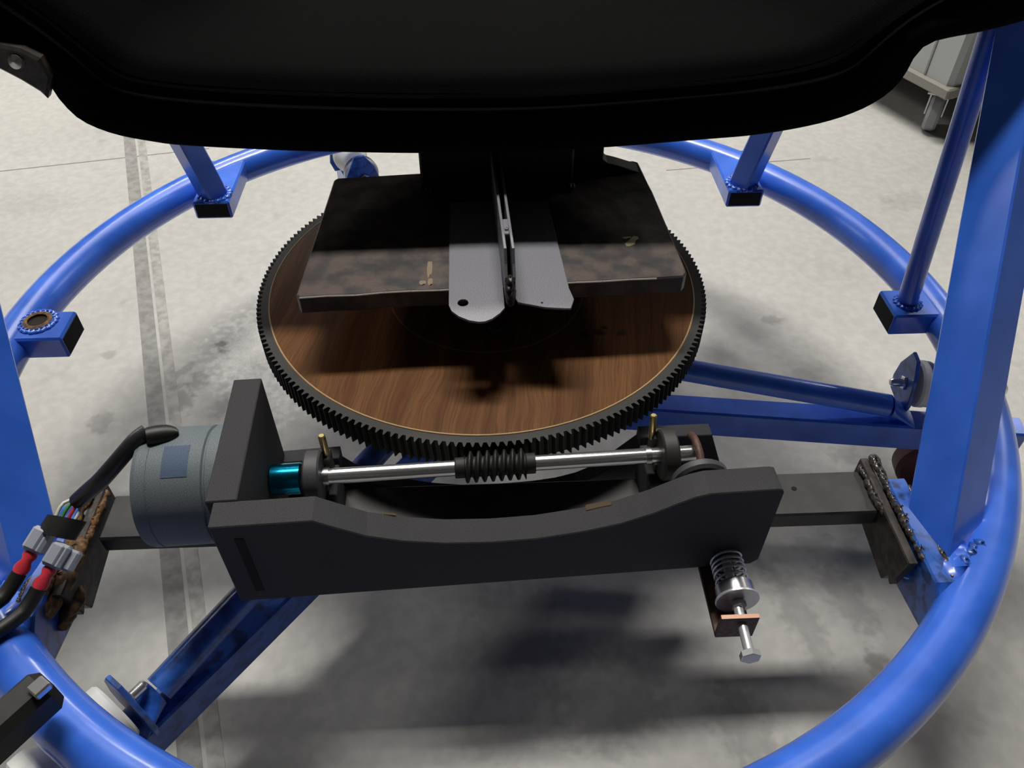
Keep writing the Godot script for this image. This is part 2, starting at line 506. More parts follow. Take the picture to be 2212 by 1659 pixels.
func room() -> void:
	var b := MB.new()
	var e := 7.0
	b.box(Vector3(0, -0.1, -2.5), Vector3(e + 0.2, 0.1, 8.7), Vector3.RIGHT, Vector3.UP, Vector3.BACK, 0.001)
	for p in b.v:
		b.t.append(Vector2(p.x / 3.0 + 0.5, p.z / 3.0 + 0.5))
	var fl := struct("floor", b, M.floor)
	# filled joint strip running past the left of the ring, and two hairline cracks
	var d := Vector3(0.3767, 0, 1.0958).normalized()
	var a := Vector3(-0.442, 0.0003, -0.229)
	for w in [[-0.011, 0.010, 0.0001], [0.010, 0.007, 0.0002]]:
		var s := MB.new()
		var side := Vector3(d.z, 0, -d.x)
		s.box(a + side * w[0], Vector3(w[1], w[2], 3.0), side, Vector3.UP, d, 0.0003)
		put("joint_strip", s, M.joint if w[0] < 0 else M.joint2, fl)
	for c in [[Vector3(-2.0, 0, -0.485), Vector3(-0.50, 0, -0.782), 0.0012], [Vector3(0.33, 0, -0.668), Vector3(0.60, 0, -0.70), 0.001], [Vector3(-0.02, 0, -0.70), Vector3(0.22, 0, -0.655), 0.0007]]:
		var k := MB.new()
		k.beam(c[0], c[1], c[2] * 2, 0.0006, Vector3.BACK, 0.0001)
		put("crack", k, M.crack, fl)
	struct("wall_back", slab(Vector3(-e - 0.2, 0, -11.2), Vector3(e + 0.2, 4.4, -11.0)), M.wall)
	struct("wall_front", slab(Vector3(-e - 0.2, 0, e), Vector3(e + 0.2, 4.4, e + 0.2)), M.wall)
	struct("wall_left", slab(Vector3(-e - 0.2, 0, -11.0), Vector3(-e, 4.4, e)), M.wall)
	struct("wall_right", slab(Vector3(e, 0, -11.0), Vector3(e + 0.2, 4.4, e)), M.wall)
	struct("ceiling", slab(Vector3(-e - 0.2, 4.2, -11.2), Vector3(e + 0.2, 4.4, e + 0.2)), M.ceil)

# ---------------------------------------------------------------- roller base
func roller_base() -> void:
	var t := thing("roller_base", "low blue base of three square arms with white rollers under the big blue ring", "machine base", Vector3(0, 0, 0))
	var hub := MB.new()
	hub.lathe(PackedVector2Array([Vector2(0, 0.08), Vector2(0.045, 0.08), Vector2(0.045, 0.13), Vector2(0.03, 0.14), Vector2(0.03, 0.238), Vector2(0, 0.238)]), Vector3.ZERO, Vector3.UP, 32)
	put("hub_column", hub, M.blue, t)
	var degs := [7.8, 127.8, 247.8]
	for k in 3:
		var a := deg_to_rad(degs[k])
		var r := Vector3(cos(a), 0, sin(a))
		var g := Vector3(-sin(a), 0, cos(a))
		var arm := MB.new()
		arm.beam(r * 0.03 + Vector3(0, 0.108, 0), r * 0.545 + Vector3(0, 0.108, 0), 0.026, 0.034, g, 0.002)
		put("arm", arm, M.bluedirty if k == 1 else M.blue, t)
		# round brace with a crushed end
		var br := MB.new()
		var path := PackedVector3Array()
		var rad := []
		for i in 10:
			var q := i / 9.0
			path.append((r * 0.405 + Vector3(0, 0.141, 0)).lerp(r * 0.03 + Vector3(0, 0.197, 0), q)); rad.append(0.0115)
		br.tube(path, rad, 18)
		# flattened end: a wedge closing down on to the arm
		var w0 := r * 0.408 + Vector3(0, 0.1405, 0)
		var w1 := r * 0.432 + Vector3(0, 0.1275, 0)
		var gr := []
		for i in 5:
			var q := i / 4.0
			var row := PackedVector3Array()
			for j in 16:
				var an := TAU * j / 16.0
				row.append(w0.lerp(w1, q) + g * cos(an) * lerpf(0.0115, 0.0165, q) + Vector3(0, 1, 0) * sin(an) * lerpf(0.0115, 0.003, sqrt(q)))
			gr.append(row)
		br.grid(gr, true, true)
		br.grid([PackedVector3Array(gr[4]), PackedVector3Array(range(16).map(func(_i): return w1 + r * 0.002))], true, true)
		put("brace", br, M.bluedirty if k == 1 else M.blue, t)
		var off: float = [-0.022, 0.004, 0.0][k]
		var ax := r * 0.0 + g * off + Vector3(0, 0.153, 0)
		# inner bracket plate, outer bracket plate
		for s in 2:
			var pl := MB.new()
			var p := PackedVector2Array([Vector2(-0.022, 0.126), Vector2(0.02, 0.126), Vector2(0.024, 0.142), Vector2(0.016, 0.168), Vector2(0.004, 0.186), Vector2(-0.010, 0.186), Vector2(-0.024, 0.160), Vector2(-0.027, 0.140)])
			var q2 := PackedVector2Array()
			for e in p:
				q2.append(e + Vector2(off, 0))
			pl.prism(q2, r * (0.427 if s == 0 else 0.511), g, Vector3.UP, 0.004, 0.0008)
			put("roller_bracket", pl, M.bluedirty, t)
		# white roller: two flanges and a waist under the ring tube
		var ro := MB.new()
		ro.lathe(PackedVector2Array([Vector2(0.005, 0.0), Vector2(0.022, 0.0), Vector2(0.024, 0.002), Vector2(0.024, 0.008), Vector2(0.022, 0.010), Vector2(0.0235, 0.012), Vector2(0.020, 0.020), Vector2(0.0125, 0.033), Vector2(0.020, 0.047), Vector2(0.0235, 0.055), Vector2(0.024, 0.058), Vector2(0.024, 0.065), Vector2(0.022, 0.067), Vector2(0.005, 0.067)]), ax + r * 0.4325, r, 36)
		put("roller", ro, M.white, t)
		for s in 2:
			var bo := MB.new()
			if s == 0:
				bo.hexnut(ax + r * 0.4268, -r, 0.0075, 0.006)
				bo.lathe(PackedVector2Array([Vector2(0.0042, 0), Vector2(0.0042, 0.010), Vector2(0.003, 0.012), Vector2(0, 0.0125)]), ax + r * 0.421, -r, 16)
			else:
				bo.lathe(PackedVector2Array([Vector2(0.009, 0), Vector2(0.009, 0.002), Vector2(0.006, 0.006), Vector2(0, 0.0075)]), ax + r * 0.515, r, 20)
			put("bolt", bo, M.chrome, t)
		# caster under the arm end
		var cz := r * 0.49 - g * (0.022 if k == 0 else 0.0)
		var cw := MB.new()
		cw.lathe(PackedVector2Array([Vector2(0.004, -0.012), Vector2(0.034, -0.012), Vector2(0.038, -0.008), Vector2(0.038, 0.008), Vector2(0.034, 0.012), Vector2(0.004, 0.012)]), cz + Vector3(0, 0.038, 0), g, 36)
		var fork := MB.new()
		for s in [-1.0, 1.0]:
			fork.beam(cz + g * 0.015 * s + Vector3(0, 0.03, 0), cz + g * 0.015 * s + Vector3(0, 0.088, 0), 0.022, 0.003, r, 0.0005)
		fork.box(cz + Vector3(0, 0.087, 0), Vector3(0.02, 0.003, 0.02), r, Vector3.UP, g, 0.0008)
		var cas := put("caster", fork, M.steel, t)
		put("wheel", cw, M.redwheel, cas)

# ---------------------------------------------------------------- ring frame with posts, sockets, gussets and the cross bar
func bead(a: Vector3, b: Vector3, r: float, count: int, sd: int, b0: MB) -> void:
	var rng := RandomNumberGenerator.new()
	rng.seed = sd
	count = count * 2
	for i in count:
		var p := a.lerp(b, (i + 0.5) / count) + Vector3(rng.randf_range(-1, 1), rng.randf_range(-0.6, 0.6), rng.randf_range(-1, 1)) * r * 0.2
		var h := r * rng.randf_range(0.7, 1.25)
		b0.blob(p, Vector3(h * rng.randf_range(0.8, 1.2), h * rng.randf_range(0.7, 1.0), h * rng.randf_range(1.2, 1.9)), rng.randf() * 6.0)

func ring_frame() -> void:
	var t := thing("welded_ring", "glossy blue round tube ring frame with leaning posts and welded black cross bar", "machine frame", Vector3(0, RING_Y, 0))
	var ring := MB.new()
	var p := PackedVector3Array()
	for i in 160:
		var a := TAU * i / 160.0
		p.append(Vector3(RING_R * cos(a), RING_Y, RING_R * sin(a)))
	ring.tube(p, TUBE_R, 32, true)
	put("ring_tube", ring, M.blue, t)
	# square front posts, leaning back and out to the pivot ends
	for s in [-1.0, 1.0]:
		var c0 := Vector3(0.3434 * s, 0.1953, 0.2592)
		var c1 := Vector3(0.4328 * s, 0.4621, -0.0168)
		var d := c1 - c0
		var po := MB.new()
		po.beam(c0 - d * 0.07, c0 + d * 1.075, 0.038, 0.038, Vector3(-0.8486 * s, 0.4902, 0.199), 0.0014)
		put("post", po, M.blue, t)
		var wb := MB.new()
		bead(Vector3(0.345 * s, 0.212, 0.283), Vector3(0.372 * s, 0.214, 0.264), 0.004, 6, 5 + int(s), wb)
		put("weld_bead", wb, M.bluedirty, t)
	# sockets of rectangular tube, open ended, welded inside the ring
	for k in 4:
		var s := -1.0 if k % 2 == 0 else 1.0
		var so := MB.new()
		var vo := MB.new()
		if k < 2:    # far sockets, along z
			so.box(Vector3(0.318 * s, 0.2035, -0.285), Vector3(0.0215, 0.0115, 0.050), Vector3.RIGHT, Vector3.UP, Vector3.BACK, 0.002)
			vo.box(Vector3(0.318 * s, 0.2035, -0.2356), Vector3(0.0192, 0.0092, 0.001), Vector3.RIGHT, Vector3.UP, Vector3.BACK, 0.0008)
		else:        # side sockets, along x
			so.box(Vector3(0.433 * s, 0.2025, -0.0165), Vector3(0.029, 0.0125, 0.0215), Vector3.RIGHT, Vector3.UP, Vector3.BACK, 0.002)
			vo.box(Vector3(0.4045 * s, 0.2025, -0.0165), Vector3(0.001, 0.0102, 0.0192), Vector3.RIGHT, Vector3.UP, Vector3.BACK, 0.0008)
		var sk := put("socket", so, M.blue, t)
		put("opening", vo, M.void, sk)
	# struts standing on the sockets: square at the far pair, round at the right
	for s in [-1.0, 1.0]:
		var b0 := Vector3(0.316 * s, 0.205, -0.253)
		var st := MB.new()
		st.beam(b0, b0 + Vector3(0.16 * s, 1.0, 0.10) * 0.268, 0.0255, 0.0255, Vector3(0.62 * s, 0, 0.78), 0.002)
		put("strut", st, M.blue, t)
		var wb := MB.new()
		for q in 16:
			wb.blob(b0 + Vector3(cos(q * 0.393) * 0.0165, 0.0102, sin(q * 0.393) * 0.0165), Vector3(0.0042, 0.0026, 0.0042), q)
		put("weld_bead", wb, M.blue, t)
	var rt := MB.new()
	rt.rod(Vector3(0.4245, 0.208, -0.016), Vector3(0.4245, 0.208, -0.016) + Vector3(-0.0062, 0.2514, -0.034) * 1.075, 0.0098, 24)
	put("strut", rt, M.blue, t)
	var wr := MB.new()
	for q in 16:
		wr.blob(Vector3(0.4245 + cos(q * 0.393) * 0.0112, 0.2152, -0.016 + sin(q * 0.393) * 0.0112), Vector3(0.0035, 0.0026, 0.0035), q * 1.3)
	put("weld_bead", wr, M.blue, t)
	# stump of the cut-off strut on the left socket
	var cu := MB.new()
	cu.lathe(PackedVector2Array([Vector2(0.0145, 0.2135), Vector2(0.0135, 0.2175), Vector2(0.0112, 0.2185), Vector2(0.0092, 0.2178), Vector2(0.0088, 0.209), Vector2(0, 0.209)]), Vector3(-0.4345, 0, -0.021), Vector3.UP, 24)
	put("cut_stump", cu, M.rust, t, Vector3.ZERO, "rusty hollow stump of a cut-off strut")
	var lb := MB.new()
	for q in 20:
		lb.blob(Vector3(-0.4345 + cos(q * 0.314) * 0.0148, 0.2150, -0.021 + sin(q * 0.314) * 0.0148), Vector3(0.0046, 0.0026, 0.0046), q * 1.1)
	put("weld_bead", lb, M.blue, t)
	var pit := MB.new()
	pit.rod(Vector3(-0.4345, 0.2151, -0.021), Vector3(-0.4345, 0.2156, -0.021), 0.0095, 20, 0.0001)
	put("dark_hole", pit, M.holerust, t)
	# flat black cross bar
	var bar := MB.new()
	bar.box(Vector3(0.003, 0.1915, 0.2052), Vector3(0.3055, 0.0085, 0.0212), Vector3.RIGHT, Vector3.UP, Vector3.BACK, 0.0015)
	var cb := put("cross_bar", bar, M.blackpaint, t, Vector3.ZERO, "flat black rectangular tube")
	var ho := MB.new()
	ho.rod(Vector3(0.2474, 0.1995, 0.2005), Vector3(0.2474, 0.2003, 0.2005), 0.0022, 14, 0.0001)
	put("screw_hole", ho, M.void, cb)
	# gusset plates tying the bar ends to the ring
	for s in [-1.0, 1.0]:
		var rustm: StandardMaterial3D = M.rust if s < 0 else M.darkrust
		var gp := MB.new()
		var pts := PackedVector2Array([Vector2(0.176, 0.206), Vector2(0.176, 0.172), Vector2(0.262, 0.160), Vector2(0.266, 0.172), Vector2(0.272, 0.168), Vector2(0.278, 0.206)])
		gp.prism(pts, Vector3((0.3085 if s > 0 else -0.3165), 0, 0), Vector3.BACK, Vector3.UP, 0.008, 0.001)
		# prism pushes along z cross y = -x; shift so that the plate starts outside the bar end
		for i in gp.v.size():
			gp.v[i].x += 0.008
		put("end_plate", gp, M.darkrust, t, Vector3.ZERO, "dark rusty end plate")
		var gu := MB.new()
		var q := PackedVector2Array([Vector2(0.204, 0.213), Vector2(0.204, 0.168), Vector2(0.262, 0.160), Vector2(0.31, 0.166), Vector2(0.318, 0.196), Vector2(0.298, 0.212)])
		gu.prism(q, Vector3((0.318 if s > 0 else -0.334), 0, 0), Vector3.BACK, Vector3.UP, 0.016, 0.0015)
		for i in gu.v.size():
			gu.v[i].x += 0.016
		put("gusset", gu, M.bluedirty, t)
		var fl := MB.new()    # sloping blue fillet between the gusset and the ring
		var o1 := Vector3(0.334 * s, 0.211, 0.262)
		fl.blob(Vector3(0.345 * s, 0.203, 0.288), Vector3(0.022, 0.013, 0.030), 1.0 + s)
		put("fillet", fl, M.blue, t)
		var wb := MB.new()
		bead(Vector3(0.309 * s, 0.2025, 0.182), Vector3(0.309 * s, 0.2025, 0.229), 0.0034, 10, 11 + int(s), wb)
		bead(Vector3(0.3185 * s, 0.2085, 0.180), Vector3(0.3205 * s, 0.209, 0.276), 0.0036, 22, 21 + int(s), wb)
		put("weld_bead", wb, M.rust if s < 0 else M.weld, t)
		var w2 := MB.new()
		bead(o1 + Vector3(0, 0, -0.05), o1 + Vector3(0, 0, 0.045), 0.0026, 18, 31 + int(s), w2)
		put("weld_bead", w2, M.weld, t)
		if s < 0:
			var w3 := MB.new()
			bead(Vector3(-0.312, 0.205, 0.235), Vector3(-0.319, 0.197, 0.285), 0.007, 10, 77, w3)
			bead(Vector3(-0.311, 0.185, 0.27), Vector3(-0.317, 0.175, 0.284), 0.006, 4, 78, w3)
			put("weld_bead", w3, M.rust, t, Vector3.ZERO, "lumpy orange rusted weld")

# ---------------------------------------------------------------- toothed wheel with a wooden face
func gear_wheel() -> void:
	var c := Vector3(-0.0011, 0.2455, 0)
	var t := thing("gear_wheel", "large black toothed wheel with a brown wood face under the steel plate", "gear", c)
	var teeth := 204
	var rim := MB.new()
	var hi := 0.0222
	var prof := [[0.0, 0.1999], [0.26, 0.1999], [0.45, 0.2042], [0.58, 0.2042], [0.84, 0.1999]]
	var lower := PackedVector3Array()
	var upper := PackedVector3Array()
	for i in teeth:
		for q in prof:
			var a0: float = TAU * (i + q[0]) / teeth
			var a1: float = a0 + 0.006
			lower.append(c + Vector3(cos(a0) * q[1], 0, sin(a0) * q[1]))
			upper.append(c + Vector3(cos(a1) * q[1], hi, sin(a1) * q[1]))
	var k := lower.size()
	for i in k:
		var j := (i + 1) % k
		var mid := (lower[i] + lower[j]) / 2 - c
		var e := lower[j] - lower[i]
		rim.quadf(lower[i], lower[j], upper[j], upper[i], Vector3(-e.z, 0, e.x) if Vector3(-e.z, 0, e.x).dot(mid) > 0 else Vector3(e.z, 0, -e.x))
		var r0 := (upper[i] - c); r0.y = 0; r0 = r0.normalized()
		var r1 := (upper[j] - c); r1.y = 0; r1 = r1.normalized()
		rim.quadf(upper[i], upper[j], c + r1 * 0.1936 + Vector3(0, hi, 0), c + r0 * 0.1936 + Vector3(0, hi, 0), Vector3.UP)
		rim.quadf(c + r0 * 0.1936 + Vector3(0, hi, 0), c + r1 * 0.1936 + Vector3(0, hi, 0), c + r1 * 0.1936, c + r0 * 0.1936, -mid)
		rim.quadf(lower[i], lower[j], c + (lower[j] - c).normalized() * 0.1936, c + (lower[i] - c).normalized() * 0.1936, Vector3.DOWN)
	put("toothed_rim", rim, M.gear, t)
	var d := MB.new()
	d.lathe(PackedVector2Array([Vector2(0, 0), Vector2(0.1936, 0), Vector2(0.1936, 0.0222), Vector2(0.1926, 0.0228), Vector2(0, 0.0228)]), c, Vector3.UP, 120)
	for q in d.v:
		d.t.append(Vector2((q.x - c.x) / 0.4 + 0.5, (q.z - c.z) / 0.4 + 0.5))
	var disc := put("wood_disc", d, M.wood, t)
	var ed := MB.new()
	ed.lathe(PackedVector2Array([Vector2(0.1922, 0.0222), Vector2(0.1924, 0.0231), Vector2(0.1934, 0.0230), Vector2(0.1938, 0.0222)]), c, Vector3.UP, 120)
	put("edge_band", ed, M.woodedge, disc, Vector3.ZERO, "thin pale edge band")
	var bo := MB.new()
	var bp := Vector3(0.0087, 0.2683, 0.0735)
	bo.lathe(PackedVector2Array([Vector2(0, 0), Vector2(0.0085, 0), Vector2(0.0085, 0.0012), Vector2(0, 0.0012)]), bp, Vector3.UP, 24)
	bo.hexnut(bp + Vector3(0, 0.001, 0), Vector3.UP, 0.006, 0.005, Vector3.RIGHT)
	bo.rod(bp, bp + Vector3(0, 0.009, 0), 0.003, 12)
	put("bolt", bo, M.clampgrey, t)

# ---------------------------------------------------------------- cradle
func L(x: float, y: float, z: float) -> Vector3:      # cradle axes: x along the shaft, y world height, z towards the camera from the shaft
	var o := SHAFT
	return Vector3(o.x + x * cos(YAW) + z * sin(YAW), y, o.z - x * sin(YAW) + z * cos(YAW))
func LX() -> Vector3: return Vector3(cos(YAW), 0, -sin(YAW))
func LZ() -> Vector3: return Vector3(sin(YAW), 0, cos(YAW))

func arc_profile() -> PackedVector2Array:
	var p := PackedVector2Array([Vector2(-0.174, 0.2315), Vector2(-0.174, 0.3155), Vector2(-0.112, 0.3155)])
	var key := [Vector2(-0.106, 0.3115), Vector2(-0.1, 0.3075), Vector2(-0.0818, 0.296), Vector2(-0.0592, 0.2878), Vector2(-0.0331, 0.2822), Vector2(-0.003, 0.2797), Vector2(0.0267, 0.2802), Vector2(0.0567, 0.2845), Vector2(0.0806, 0.2905), Vector2(0.1005, 0.299), Vector2(0.117, 0.3085), Vector2(0.126, 0.3130)]
	for q in key:
		p.append(q)
	p.append_array(PackedVector2Array([Vector2(0.135, 0.3155), Vector2(0.1785, 0.3155), Vector2(0.1815, 0.3145), Vector2(0.183, 0.3115), Vector2(0.183, 0.2365), Vector2(0.178, 0.2315)]))
	return p

func drive_cradle() -> void:
	var t := thing("drive_cradle", "matte black board cradle with a scooped front panel resting on the cross bar", "cradle", L(0, 0.2, 0))
	var f := MB.new()
	f.prism(arc_profile(), L(0, 0, 0.064), LX(), Vector3.UP, 0.0195, 0.0007)
	var fp := put("front_panel", f, M.mdf, t)
	# tenon slot near the left end, chipped edges and a hairline split
	var sl := MB.new()
	sl.box(L(-0.1585, 0.273, 0.0833), Vector3(0.0030, 0.030, 0.0006), LX(), Vector3.UP, LZ(), 0.0003)
	put("slot", sl, M.void, fp)
	var ch := MB.new()
	ch.prism(PackedVector2Array([Vector2(0.0605, 0.2860), Vector2(0.0680, 0.2878), Vector2(0.0770, 0.2902), Vector2(0.0735, 0.2872), Vector2(0.0660, 0.2852)]), L(0, 0, 0.0633), LX(), Vector3.UP, 0.0045, 0.0004)
	put("chip", ch, M.tan, fp, Vector3.ZERO, "tan chip in the black edge")
	var ch2 := MB.new()
	ch2.prism(PackedVector2Array([Vector2(-0.0755, 0.2915), Vector2(-0.072, 0.2926), Vector2(-0.064, 0.2905), Vector2(-0.066, 0.2893)]), L(0, 0, 0.0633), LX(), Vector3.UP, 0.0016, 0.0002)
	put("chip", ch2, M.tan, fp, Vector3.ZERO, "tan chip in the black edge")
	var cr := MB.new()
	cr.beam(L(-0.0725, 0.2922, 0.0645), L(-0.0742, 0.29255, 0.083), 0.0012, 0.0008, LX(), 0.0001)
	put("split", cr, M.tan, fp, Vector3.ZERO, "pale hairline split")
	# upright rear panel with its own scoop round the toothed wheel
	var b := PackedVector2Array([Vector2(-0.168, 0.186), Vector2(-0.168, 0.2313), Vector2(-0.1165, 0.2330), Vector2(-0.1165, 0.2208), Vector2(-0.1069, 0.2094), Vector2(-0.0940, 0.1995), Vector2(-0.0785, 0.1915), Vector2(-0.0620, 0.1845), Vector2(-0.0444, 0.1787), Vector2(-0.0209, 0.1737), Vector2(0.0, 0.1722), Vector2(0.019, 0.1721), Vector2(0.040, 0.1730), Vector2(0.0591, 0.1755), Vector2(0.0760, 0.1805), Vector2(0.0905, 0.1886), Vector2(0.1010, 0.1975), Vector2(0.1087, 0.2079), Vector2(0.1243, 0.2249), Vector2(0.1243, 0.2345), Vector2(0.1834, 0.2325), Vector2(0.2046, 0.174), Vector2(0.2046, 0.158), Vector2(-0.088, 0.158), Vector2(-0.096, 0.186)])
	var bb := MB.new()
	bb.prism(b, L(0, 0, -0.0505), LX(), Vector3.UP, 0.0130, 0.0007)
	put("rear_panel", bb, M.mdf, t)
	# upright motor board
	var mb := MB.new()
	mb.box(L(-0.1700, 0.2580, 0.0085), Vector3(0.0098, 0.0575, 0.0550), LX(), Vector3.UP, LZ(), 0.0007)
	put("motor_board", mb, M.mdf, t)
	for q in [[-0.041, 0.2965], [0.047, 0.262]]:
		var s := MB.new()
		s.lathe(PackedVector2Array([Vector2(0, 0), Vector2(0.0045, 0.0), Vector2(0.0045, 0.0012), Vector2(0.0032, 0.003), Vector2(0, 0.0036)]), L(-0.1797, q[1], q[0]), -LX(), 16)
		put("screw", s, M.chrome, t)
	# bearing seats on the base board
	for x in [-0.128, 0.134]:
		var bs := MB.new()
		bs.box(L(x, 0.2187, -0.0075), Vector3(0.013, 0.0183, 0.0205), LX(), Vector3.UP, LZ(), 0.001)
		put("bearing_seat", bs, M.mdf, t)
	var hd := MB.new()    # round grey head just behind the front panel at the right
	hd.lathe(PackedVector2Array([Vector2(0.0, -0.004), Vector2(0.017, -0.004), Vector2(0.019, -0.002), Vector2(0.019, 0.002), Vector2(0.017, 0.004), Vector2(0, 0.004)]), L(0.137, 0.2985, 0.0585), LZ(), 32)
	put("round_head", hd, M.clampgrey, t, Vector3.ZERO, "grey round head")

# ---------------------------------------------------------------- motor
func motor() -> void:
	var t := thing("motor", "grey cylindrical motor with a blue label bolted behind the upright black board", "motor", L(-0.18, SHAFT.y, 0))
	var o := L(-0.1802, SHAFT.y, 0)
	var b := MB.new()
	b.lathe(PackedVector2Array([Vector2(0, 0.014), Vector2(0.0412, 0.014), Vector2(0.0412, 0.0155), Vector2(0.0428, 0.0165), Vector2(0.0428, 0.0600), Vector2(0.0415, 0.0630), Vector2(0.038, 0.0645), Vector2(0, 0.0645)]), o, -LX(), 64)
	put("body", b, M.motor, t)
	var fl := MB.new()
	fl.lathe(PackedVector2Array([Vector2(0, 0), Vector2(0.0425, 0), Vector2(0.0428, 0.0005), Vector2(0.0428, 0.0135), Vector2(0.0418, 0.0142), Vector2(0, 0.0142)]), o, -LX(), 64)
	put("mounting_flange", fl, M.motor, t)
	var seam := MB.new()
	seam.lathe(PackedVector2Array([Vector2(0.0420, 0.0525), Vector2(0.04325, 0.0528), Vector2(0.04325, 0.0532), Vector2(0.0420, 0.0535)]), o, -LX(), 64)
	put("seam", seam, M.motor, t)
	# blue label: a curved patch
	var g := []
	for i in 2:
		var row := PackedVector3Array()
		for j in 8:
			var a := deg_to_rad(lerpf(58.0, 90.0, j / 7.0))
			var dir := LZ() * cos(a) + Vector3.UP * sin(a)
			row.append(o - LX() * (0.0250 + 0.0175 * i) + dir * 0.04305)
		g.append(row)
	var lb := MB.new()
	lb.grid(g, false, true)
	put("label", lb, M.motorblue, t, Vector3.ZERO, "blue square label")
	var gl := MB.new()
	gl.tube(smooth_path([o - LX() * 0.036 + Vector3.UP * 0.0425 - LZ() * 0.013, o - LX() * 0.048 + Vector3.UP * 0.0440 - LZ() * 0.010, o - LX() * 0.0560 + Vector3.UP * 0.0460 - LZ() * 0.0070], 10), [0.002, 0.0042, 0.0056, 0.0066, 0.0070, 0.0072, 0.0072, 0.0070, 0.0068, 0.0060], 16)
	put("cable_gland", gl, M.black, t)

# ---------------------------------------------------------------- shaft and worm
func drive_shaft() -> void:
	var t := thing("drive_shaft", "polished steel shaft with a black worm thread and blue coupler before the toothed wheel", "drive shaft", SHAFT)
	var y := SHAFT.y
	var s := MB.new()
	s.rod(L(-0.13, y, 0), L(0.158, y, 0), 0.0058, 28)
	put("shaft", s, M.chrome, t)
	var c := MB.new()
	c.lathe(PackedVector2Array([Vector2(0, 0), Vector2(0.0105, 0), Vector2(0.0115, 0.001), Vector2(0.0115, 0.0215), Vector2(0.0105, 0.0225), Vector2(0, 0.0225)]), L(-0.1592, y, 0), LX(), 36)
	put("coupler", c, M.blueanod, t, Vector3.ZERO, "blue anodised coupler")
	for x in [-0.1195, 0.1195]:
		var sc := MB.new()
		sc.lathe(PackedVector2Array([Vector2(0.0058, -0.002), Vector2(0.0068, -0.002), Vector2(0.0068, 0.002), Vector2(0.0058, 0.002)]), L(x, y, 0), LX(), 24)
		put("snap_collar", sc, M.steel, t)
	var w := MB.new()
	for q in [-1.0, 1.0]:
		w.lathe(PackedVector2Array([Vector2(0.0058, 0), Vector2(0.0072, 0.0), Vector2(0.0078, 0.0008), Vector2(0.0078, 0.0072), Vector2(0.0058, 0.0075)]), L(0.0045 + (0.0225 if q > 0 else -0.030), y, 0), LX(), 28)
	var g := []
	var nx := 110
	for i in nx + 1:
		var x := lerpf(-0.0185, 0.0275, i / float(nx))
		var row := PackedVector3Array()
		for j in 28:
			var a := TAU * j / 28.0
			var ph := fposmod(x / 0.0063 - j / 28.0, 1.0)
			var r := 0.0076 + 0.0042 * clampf(1.5 - absf(ph - 0.5) * 4.2, 0.0, 1.0) if i > 0 and i < nx else 0.0062
			row.append(L(x, y, 0) + (Vector3.UP * sin(a) + LZ() * cos(a)) * r)
		g.append(row)
	w.grid(g, true, false)
	put("worm", w, M.gear, t, Vector3.ZERO, "black worm thread")

func bearings() -> void:
	var y := SHAFT.y
	var label := ["dark ring clamp with brass pins round the shaft by the blue coupler", "dark ring clamp with brass pins round the free end of the shaft"]
	for k in 2:
		var x: float = [-0.128, 0.134][k]
		var t := thing("ring_clamp", label[k], "bearing clamp", L(x, 0.237, 0), "ring clamps holding the shaft")
		var b := MB.new()
		b.lathe(PackedVector2Array([Vector2(0.0060, -0.0058), Vector2(0.0182, -0.0058), Vector2(0.0195, -0.0045), Vector2(0.0195, 0.0045), Vector2(0.0182, 0.0058), Vector2(0.0060, 0.0058), Vector2(0.0060, -0.0058)]), L(x, y, 0), LX(), 40)
		put("collar", b, M.clampgrey if k == 0 else M.darkclamp, t)
		var m := MB.new()
		m.box(L(x, 0.2405, -0.011), Vector3(0.0075, 0.0035, 0.012), LX(), Vector3.UP, LZ(), 0.001)
		m.box(L(x + (0.006 if k == 0 else -0.004), 0.2500, -0.0165), Vector3(0.0048, 0.012, 0.0062), LX(), Vector3.UP, LZ(), 0.001)
		put("foot", m, M.darkclamp, t)
		for q in 2:
			var p := MB.new()
			if q == 0:
				p.rod(L(x + (0.008 if k == 0 else -0.008), 0.257, -0.0165), L(x + (0.007 if k == 0 else -0.009), 0.2805, -0.0190), 0.0027, 16, 0.0008)
			else:
				p.rod(L(x + (0.001 if k == 0 else 0.0085), 0.245, 0.012), L(x + (-0.002 if k == 0 else 0.0085), 0.2445 if k == 0 else 0.2555, 0.0255 if k == 0 else 0.026), 0.0029, 16, 0.0008)
			put("pin", p, (M.brass if q == 0 else M.copper), t)
		if k == 1:
			var cs := MB.new()    # second half ring behind, at the shaft end
			var path := PackedVector3Array()
			for i in 12:
				var a := deg_to_rad(lerpf(5.0, 150.0, i / 11.0))
				path.append(L(x + 0.0215, y - 0.004, 0.002) + LZ() * cos(a) * 0.0165 * 1.2 + Vector3.UP * sin(a) * 0.0135)
			cs.tube(path, 0.0030, 10)
			put("hoop", cs, M.primer, t)

